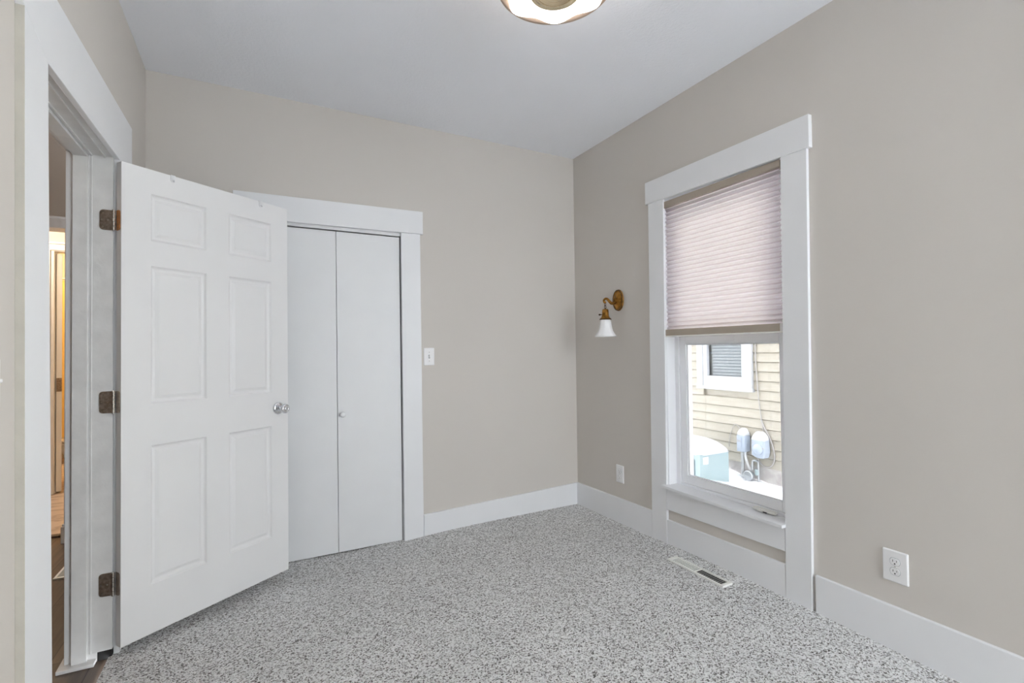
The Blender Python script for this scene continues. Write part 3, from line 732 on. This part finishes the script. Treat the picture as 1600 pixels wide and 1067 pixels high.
# ------------------------------------------------------------------ ceiling light
LX, LY = -1.262, -1.681
cl = empty('ceiling_light', (LX, LY, H)); tag(cl, 'round flush ceiling light with scalloped white glass and champagne metal centre', 'ceiling light')
ML = Matrix.Translation((LX, LY, 0))
bm = NB(); lathe(bm, [(0.070, H), (0.075, H - 0.01), (0.075, H - 0.03), (0.06, H - 0.05), (0.06, 2.60)], ML, 40); obj('canopy', bm, M['nickel'], cl, smooth=True)
bm = NB(); lathe(bm, [(0.176, 2.606), (0.205, 2.609), (0.219, 2.608), (0.2225, 2.602), (0.221, 2.598), (0.212, 2.600), (0.176, 2.604), (0.176, 2.606)], ML, 96, cap0=False, cap1=False)
for k in range(3):
    a = 0.4 + 2 * PI * k / 3
    tube(bm, [(LX + 0.055 * math.cos(a), LY + 0.055 * math.sin(a), 2.668), (LX + 0.20 * math.cos(a), LY + 0.20 * math.sin(a), 2.609)], 0.005, 8)
obj('rim_ring', bm, M['tanpan'], cl, smooth=True)
lob = lambda a, k: 1.0 + 0.062 * (math.cos(7 * (a - 0.988)) - 1) * min(1, k / 3.0)
bm = NB(); lathe(bm, [(0.092, 2.580), (0.13, 2.582), (0.165, 2.586), (0.195, 2.590), (0.2145, 2.597), (0.20, 2.6035)], ML, 112, lob, True, True)
obj('glass_shade', bm, M['lamp_glass'], cl, smooth=True)
bm = NB(); lathe(bm, [(0.098, 2.582), (0.100, 2.576), (0.096, 2.571), (0.088, 2.570), (0.083, 2.574), (0.074, 2.575), (0.070, 2.570), (0.060, 2.566), (0.050, 2.568), (0.044, 2.566), (0.030, 2.560), (0.012, 2.556)], ML, 56)
obj('center_cap', bm, M['nickel'], cl, smooth=True)

# ------------------------------------------------------------------ hall, landing and bathroom beyond the doorway
bm = NB(); box(bm, -5.3, -2.797, -2.75, 1.20, -0.06, -0.010); structure(obj('floor_hall', bm, M['planks']))
bm = NB(); box(bm, -5.3, -2.95, 1.20, 4.6, -0.06, -0.004); structure(obj('floor_bath', bm, M['tile']))
bm = NB(); box(bm, -4.6, -2.95, 1.175, 1.225, -0.012, 0.004); structure(obj('trim_6', bm, M['planks'], bevel=0.003))
bm = NB()
box(bm, -4.6, -4.5, -2.75, 1.05, ZB, H); box(bm, -4.6, -2.915, -2.85, -2.75, ZB, H)
wall_y(bm, 1.05, 1.17, -4.6, -2.786, ZB, H, (-4.35, -3.37, ZB, 2.085))
structure(obj('wall_hall', bm, M['hall']))
bm = NB(); box(bm, -5.3, -5.2, 1.17, 4.6, ZB, H); box(bm, -3.05, -2.95, 1.17, 4.6, ZB, H); box(bm, -5.2, -3.05, 4.5, 4.6, ZB, H); box(bm, -5.3, -4.6, 1.05, 1.17, ZB, H)
wall_y(bm, 2.51, 2.61, -5.2, -3.05, ZB, H, (-3.866, -3.12, ZB, 2.168))
structure(obj('wall_landing', bm, M['cream_wall']))
t3 = structure(empty('trim_3', (-3.38, 1.05, 0)))
bm = NB(); box(bm, -4.45, -3.27, 1.030, 1.05, 2.068, 2.130); box(bm, -4.46, -3.26, 1.022, 1.05, 2.130, 2.144); obj('head_casing', bm, M['trim'], t3, bevel=0.002)
bm = NB(); box(bm, -3.387, -3.29, 1.030, 1.05, -0.01, 2.068); obj('side_casing', bm, M['trim'], t3, bevel=0.002)
bm = NB(); box(bm, -3.387, -3.370, 1.05, 1.19, -0.01, 2.068); box(bm, -4.35, -3.387, 1.05, 1.17, 2.068, 2.085); obj('jamb', bm, M['trim'], t3)
bm = NB(); box(bm, -3.400, -3.28, 1.018, 1.05, -0.01, 0.10); box(bm, -3.395, -3.28, 1.023, 1.05, 0.10, 0.115); obj('plinth', bm, M['old_trim'], t3, bevel=0.003)
t4 = structure(empty('trim_4', (-3.5, 2.51, 0)))
bm = NB(); box(bm, -3.95, -3.04, 2.49, 2.51, 2.160, 2.215); box(bm, -3.96, -3.03, 2.482, 2.51, 2.215, 2.232); obj('head_casing', bm, M['trim'], t4, bevel=0.002)
bm = NB(); box(bm, -3.94, -3.872, 2.49, 2.51, 0, 2.160); obj('side_casing', bm, M['trim'], t4, bevel=0.002)
bm = NB(); box(bm, -3.13, -3.06, 2.49, 2.51, 0, 2.160); obj('side_casing', bm, M['trim'], t4, bevel=0.002)
bm = NB(); box(bm, -3.868, -3.848, 2.50, 2.615, 0, 2.152); box(bm, -3.14, -3.12, 2.50, 2.615, 0, 2.152); box(bm, -3.868, -3.12, 2.50, 2.615, 2.152, 2.168); obj('jamb', bm, M['trim'], t4)
d3 = structure(empty('door_3', (-3.8385, 2.53, 0), PI / 2 + math.radians(22)))
tag(d3, 'far white bathroom door standing open, its hinge edge showing beyond the hall', 'door')
bm = NB(); box(bm, 0, 0.70, -0.038, 0, 0.012, 2.135); obj('door_leaf', bm, M['door'], d3, local=True, bevel=0.002)
bm = NB(); box(bm, -0.0025, 0.0005, -0.037, -0.001, 0.902, 1.023); obj('hinge', bm, M['hinge'], d3, local=True)
register((-3.206, 0.51, -0.006), PI / 2, 0.30, 0.10, 'pale floor vent in the dark wood hall floor')

tl = empty('toilet', (-3.62, 2.86, 0)); tag(tl, 'white toilet glimpsed through the far bathroom doorway', 'toilet')
def oval(cx, cy, a, b_, z, n=28): return [(cx + a * math.cos(2 * PI * k / n), cy + b_ * math.sin(2 * PI * k / n), z) for k in range(n)]
def stack(rings):
    b = NB(); R2 = [[b.verts.new(p) for p in r] for r in rings]
    for A, B in zip(R2[:-1], R2[1:]):
        for i in range(len(A)): b.faces.new([A[i], A[(i + 1) % len(A)], B[(i + 1) % len(B)], B[i]])
    b.faces.new(R2[0][::-1]); b.faces.new(R2[-1]); return b
obj('bowl', stack([oval(-3.56, 2.86, .20, .11, 0), oval(-3.58, 2.86, .17, .09, .10), oval(-3.62, 2.86, .20, .12, .22), oval(-3.66, 2.86, .25, .17, .33), oval(-3.67, 2.86, .265, .185, .385)]), M['porcelain'], tl, smooth=True)
obj('seat', stack([oval(-3.67, 2.86, .27, .19, .392), oval(-3.67, 2.86, .275, .195, .400), oval(-3.67, 2.86, .27, .19, .410)]), M['porcelain'], tl, smooth=True)
obj('lid', stack([oval(-3.67, 2.86, .27, .19, .416), oval(-3.67, 2.86, .275, .195, .424), oval(-3.67, 2.86, .25, .17, .440)]), M['porcelain'], tl, smooth=True)
bm = NB(); box(bm, -3.42, -3.23, 2.65, 3.07, 0.40, 0.74); box(bm, -3.43, -3.22, 2.64, 3.08, 0.745, 0.775); obj('tank', bm, M['porcelain'], tl, bevel=0.012)
cu = empty('shower_curtain', (-4.15, 4.0, 2.06)); tag(cu, 'golden tan shower curtain hanging at the back of the far bathroom', 'curtain')
bm = NB(); top, bot = [], []
for k in range(121):
    x = -5.15 + 1.95 * k / 120; y = 4.0 + 0.035 * math.sin(k * 0.42) + 0.012 * math.sin(k * 1.1)
    top.append(bm.verts.new((x, y, 2.07))); bot.append(bm.verts.new((x, y * 1.0 + 0.01 * math.sin(k * 0.3), 0.12)))
for k in range(120): bm.faces.new([top[k], top[k + 1], bot[k + 1], bot[k]])
obj('cloth', bm, M['curtain'], cu, smooth=True)
bm = NB(); tube(bm, [(-5.2, 4.0, 2.09), (-3.05, 4.0, 2.09)], 0.012, 12); obj('rod', bm, M['chrome'], cu, smooth=True)

# ------------------------------------------------------------------ outside: snow, neighbour's house, machinery
def sz(x, y):
    return (-0.245 + 0.11 * math.exp(-((x - 1.75) / .45) ** 2 - ((y - .45) / .55) ** 2) + 0.05 * math.exp(-((x - 2.55) / .25) ** 2 - ((y - .62) / .16) ** 2)
            + 0.035 * math.sin(2.3 * x + 1.1 * y) * math.sin(1.7 * y) * 0.5 - 0.02 * math.exp(-((x - 2.5) / .3) ** 2 - ((y - .30) / .12) ** 2)
            + 0.04 * math.exp(-((x - 2.6) / .2) ** 2 - ((y - .27) / .06) ** 2))
bm = NB(); g = []; XS = [0.2 + 2.39 * i / 54 for i in range(55)]; YS = [-30, -14, -7] + [-4 + 10 * j / 130 for j in range(131)] + [9, 16, 30]
for y in YS: g.append([bm.verts.new((x, y, sz(x, y))) for x in XS])
for j in range(len(YS) - 1):
    for i in range(len(XS) - 1): bm.faces.new([g[j][i], g[j][i + 1], g[j + 1][i + 1], g[j + 1][i]])
tag(obj('snow_ground', bm, M['snow'], smooth=True), 'white snow covering the narrow yard between the houses', 'snow', kind='stuff')
bm = NB(); box(bm, -30, 0.2, -30, YN - 0.21, -0.5, -0.3)
tag(obj('snow_field', bm, M['snow']), 'snow behind the camera outside the rear window', 'snow', kind='stuff')

NXW = 2.60
nh = empty('neighbor_house', (NXW, 0.5, -0.3)); tag(nh, 'pale yellow clapboard house next door seen through the window', 'house')
bm = NB(); pitch = 0.1035; zbase = -0.078
def course(ya, yb, z0, z1):
    prism(bm, [(NXW + 0.025, ya, z1), (NXW + 0.025, ya, z0), (NXW - 0.014, ya, z0), (NXW - 0.003, ya, z1 - 0.007), (NXW + 0.010, ya, z1 - 0.006), (NXW + 0.010, ya, z1)], (0, yb - ya, 0))
for k in range(66):  # upper courses, out of view, raised to keep sky light off the yard
    z0 = zbase + k * pitch; z1 = z0 + pitch
    if z1 < 0.73 or z0 > 1.74: course(-7, 8, z0, z1)
    else: course(-7, 0.36, z0, z1); course(0.98, 8, z0, z1)
wall_x(bm, NXW + 0.025, NXW + 0.2, -7, 8, zbase, 6.7, (0.40, 0.94, 0.80, 1.70))
box(bm, NXW + 0.18, NXW + 0.2, 0.39, 0.95, 0.79, 1.71)
obj('clapboard_wall', bm, M['siding'], nh)
bm = NB(); box(bm, NXW - 0.005, NXW + 0.25, -7, 8, -0.6, zbase); obj('foundation', bm, M['stone'], nh)
bm = NB()
nx = NXW - 0.045
for (a, b, c, d) in ((0.964, 1.048, 0.765, 1.75), (0.300, 0.373, 0.765, 1.75), (0.373, 0.964, 1.66, 1.75), (0.29, 1.058, 0.725, 0.765)):
    box(bm, nx, NXW + 0.02, a, b, c, d)
nw = obj('window', bm, M['far_trim'], nh, bevel=0.004)
bm = NB()
for (a, b, c, d) in ((0.905, 0.964, 0.765, 1.66), (0.373, 0.432, 0.765, 1.66), (0.432, 0.905, 0.765, 0.886), (0.432, 0.905, 1.60, 1.66), (0.432, 0.905, 1.258, 1.290)):
    box(bm, nx + 0.012, NXW + 0.02, a, b, c, d)
obj('sash', bm, M['far_trim'], nw, bevel=0.003)
bm = NB(); box(bm, NXW + 0.010, NXW + 0.0115, 0.40, 0.94, 0.80, 1.65); obj('window_pane', bm, M['clear_glass'], nw)
bm = NB()
box(bm, NXW + 0.11, NXW + 0.115, 0.40, 0.94, 0.80, 1.70, 1)
for k in range(23):
    z = 0.86 + k * 0.036
    prism(bm, [(NXW + 0.050, 0.42, z), (NXW + 0.0515, 0.42, z), (NXW + 0.064, 0.42, z + 0.024), (NXW + 0.0625, 0.42, z + 0.024)], (0, 0.47, 0))
box(bm, NXW + 0.042, NXW + 0.048, 0.42, 0.94, 1.150, 1.166)
obj('blind', bm, [M['far_blind'], M['far_dark']], nw)

ac = empty('air_conditioner', (2.02, 0.70, -0.20)); tag(ac, 'grey green outdoor air conditioning unit with a thick cap of snow', 'air conditioner')
bm = NB(); box(bm, 1.80, 2.25, 0.366, 1.05, -0.30, 0.105)
cab = obj('cabinet', bm, M['ac'], ac, bevel=0.012)
bm = NB()
for k in range(22): y = 0.43 + k * 0.027; box(bm, 1.793, 1.80, y, y + 0.008, -0.18, 0.05)
obj('coil_guard', bm, M['coil'], cab)
bm = NB(); box(bm, 1.786, 1.835, 0.352, 0.40, -0.30, 0.112); obj('corner_post', bm, M['ac'], cab, bevel=0.004)
bm = NB(); box(bm, 1.842, 1.925, 0.362, 0.366, 0.005, 0.078); obj('rating_plate', bm, M['plastic'], cab)
def snow_cap(name, x0, x1, y0, y1, z, h, parent, n=10, ov=0.012):
    b = NB(); rows = []
    for i in range(n + 1):
        r = []
        for j in range(n + 1):
            u, v = i / n * 2 - 1, j / n * 2 - 1
            dome = max(0, (1 - abs(u) ** 3.2) * (1 - abs(v) ** 3.2)) ** 0.55
            r.append(b.verts.new((x0 - ov + (x1 - x0 + 2 * ov) * i / n, y0 - ov + (y1 - y0 + 2 * ov) * j / n, z + h * dome + 0.006 * math.sin(7 * u + 3 * v) * dome)))
        rows.append(r)
    for i in range(n):
        for j in range(n): b.faces.new([rows[i][j], rows[i + 1][j], rows[i + 1][j + 1], rows[i][j + 1]])
    edge = [rows[i][0] for i in range(n + 1)] + [rows[n][j] for j in range(1, n + 1)] + [rows[i][n] for i in range(n - 1, -1, -1)] + [rows[0][j] for j in range(n - 1, 0, -1)]
    b.faces.new(edge[::-1])
    return obj(name, b, M['snow'], parent, smooth=True)
snow_cap('snow_cap', 1.80, 2.25, 0.366, 1.05, 0.100, 0.135, ac, 18, 0.014)

e1 = empty('meter_box', (2.52, 0.40, 0.15)); tag(e1, 'narrow blue grey utility box capped with snow, nearer the air conditioner', 'utility box')
bm = NB(); box(bm, 2.48, 2.585, 0.350, 0.447, 0.066, 0.248); c1 = obj('case', bm, M['meter'], e1, bevel=0.008)
bm = NB(); box(bm, 2.474, 2.48, 0.385, 0.440, 0.105, 0.225); obj('cover', bm, M['meter'], c1, bevel=0.003)
bm = NB(); box(bm, 2.4725, 2.474, 0.392, 0.434, 0.178, 0.190); box(bm, 2.4725, 2.474, 0.392, 0.434, 0.196, 0.199); obj('label_strip', bm, M['cable'], c1)
snow_cap('snow_cap', 2.485, 2.58, 0.352, 0.44, 0.244, 0.075, e1, 10, 0.006)
e2 = empty('electric_meter', (2.52, 0.19, 0.13)); tag(e2, 'wider rounded blue grey electric meter capped with snow, right of the narrow box', 'electric meter')
bm = NB(); prism(bm, [(2.485, 0.272, 0.055), (2.485, 0.272, 0.225), (2.485, 0.118, 0.240), (2.485, 0.112, 0.10), (2.485, 0.128, 0.035), (2.485, 0.20, 0.030)], (0.10, 0, 0)); c2 = obj('case', bm, M['meter'], e2, bevel=0.014)
bm = NB(); lathe(bm, [(0.055, 0), (0.055, 0.014), (0.048, 0.022), (0.0, 0.025)], Matrix.Translation((2.485, 0.185, 0.130)) @ Matrix.Rotation(-PI / 2, 4, 'Y'), 28, cap1=False); obj('dial', bm, M['meter'], c2, smooth=True)
bm = NB(); lathe(bm, [(0.009, 0), (0.009, 0.012)], Matrix.Translation((2.484, 0.128, 0.145)) @ Matrix.Rotation(-PI / 2, 4, 'Y'), 12); obj('seal', bm, M['cable'], c2)
bm = NB(); box(bm, 2.483, 2.485, 0.225, 0.265, 0.200, 0.204); box(bm, 2.483, 2.485, 0.225, 0.265, 0.186, 0.189); obj('label_strip', bm, M['cable'], c2)
snow_cap('snow_cap', 2.49, 2.58, 0.122, 0.268, 0.222, 0.085, e2, 12, 0.005)

def cable(name, pts, r, label, mat='cable', cat='cable'):
    b = NB(); tube(b, spline(pts, 8), r, 8); P0 = Vector(pts[0])
    return tag(obj(name, b, M[mat], smooth=True, origin=P0), label, cat)
cx = NXW - 0.022
cable('service_cable', [(cx, 0.262, 2.2), (cx, 0.258, 1.45), (cx, 0.263, 1.10), (cx, 0.252, 0.90), (cx, 0.238, 0.68), (cx, 0.215, 0.48), (cx, 0.19, 0.33), (cx, 0.17, 0.26)], 0.0055, 'thin grey cable running down the clapboard from above to the electric meter')
cable('loop_cable', [(cx, 0.212, 0.44), (cx, 0.180, 0.36), (cx, 0.120, 0.26), (cx, 0.080, 0.15), (cx, 0.066, 0.04), (cx, 0.105, -0.045), (cx, 0.18, -0.065), (cx - 0.01, 0.235, -0.02), (cx - 0.02, 0.245, 0.035)], 0.0075, 'grey cable looping below the electric meter')
cable('drop_cable', [(cx, 0.625, 0.075), (cx, 0.605, 0.20), (cx, 0.565, 0.31), (cx, 0.52, 0.345), (cx, 0.475, 0.30), (cx, 0.45, 0.22)], 0.0042, 'thin wire arching over the narrow utility box')
cable('conduit', [(2.545, 0.385, 0.07), (2.545, 0.383, 0.0), (2.565, 0.372, -0.08), (2.579, 0.350, -0.16), (2.579, 0.345, -0.30)], 0.014, 'pale bent conduit dropping from the narrow box into the snow', 'plastic', 'pipe')
cable('gas_pipe', [(2.55, 0.425, 0.068), (2.55, 0.427, -0.05), (2.55, 0.427, -0.30)], 0.017, 'straight grey pipe below the narrow utility box', 'pipe', 'pipe')
gm = empty('gas_meter', (2.50, 0.30, -0.20)); tag(gm, 'small round grey gas meter half buried in snow by the foundation', 'gas meter')
bm = NB(); lathe(bm, [(0.05, 0), (0.058, 0.01), (0.058, 0.05), (0.05, 0.06)], Matrix.Translation((2.545, 0.325, -0.185)) @ Matrix.Rotation(-PI / 2, 4, 'Y'), 28); obj('body', bm, M['pipe'], gm, smooth=False, bevel=0.004)
bm = NB(); tube(bm, spline([(2.54, 0.30, -0.13), (2.54, 0.298, -0.04), (2.54, 0.275, -0.015), (2.54, 0.235, -0.02), (2.54, 0.228, -0.06), (2.54, 0.228, -0.26)], 6), 0.012, 10); obj('pipework', bm, M['pipe'], gm, smooth=True)
bm = NB(); lathe(bm, [(0.02, -0.03), (0.024, -0.02), (0.024, 0.02), (0.02, 0.03)], Matrix.Translation((2.54, 0.243, -0.135)), 20); obj('regulator', bm, M['ac'], gm)
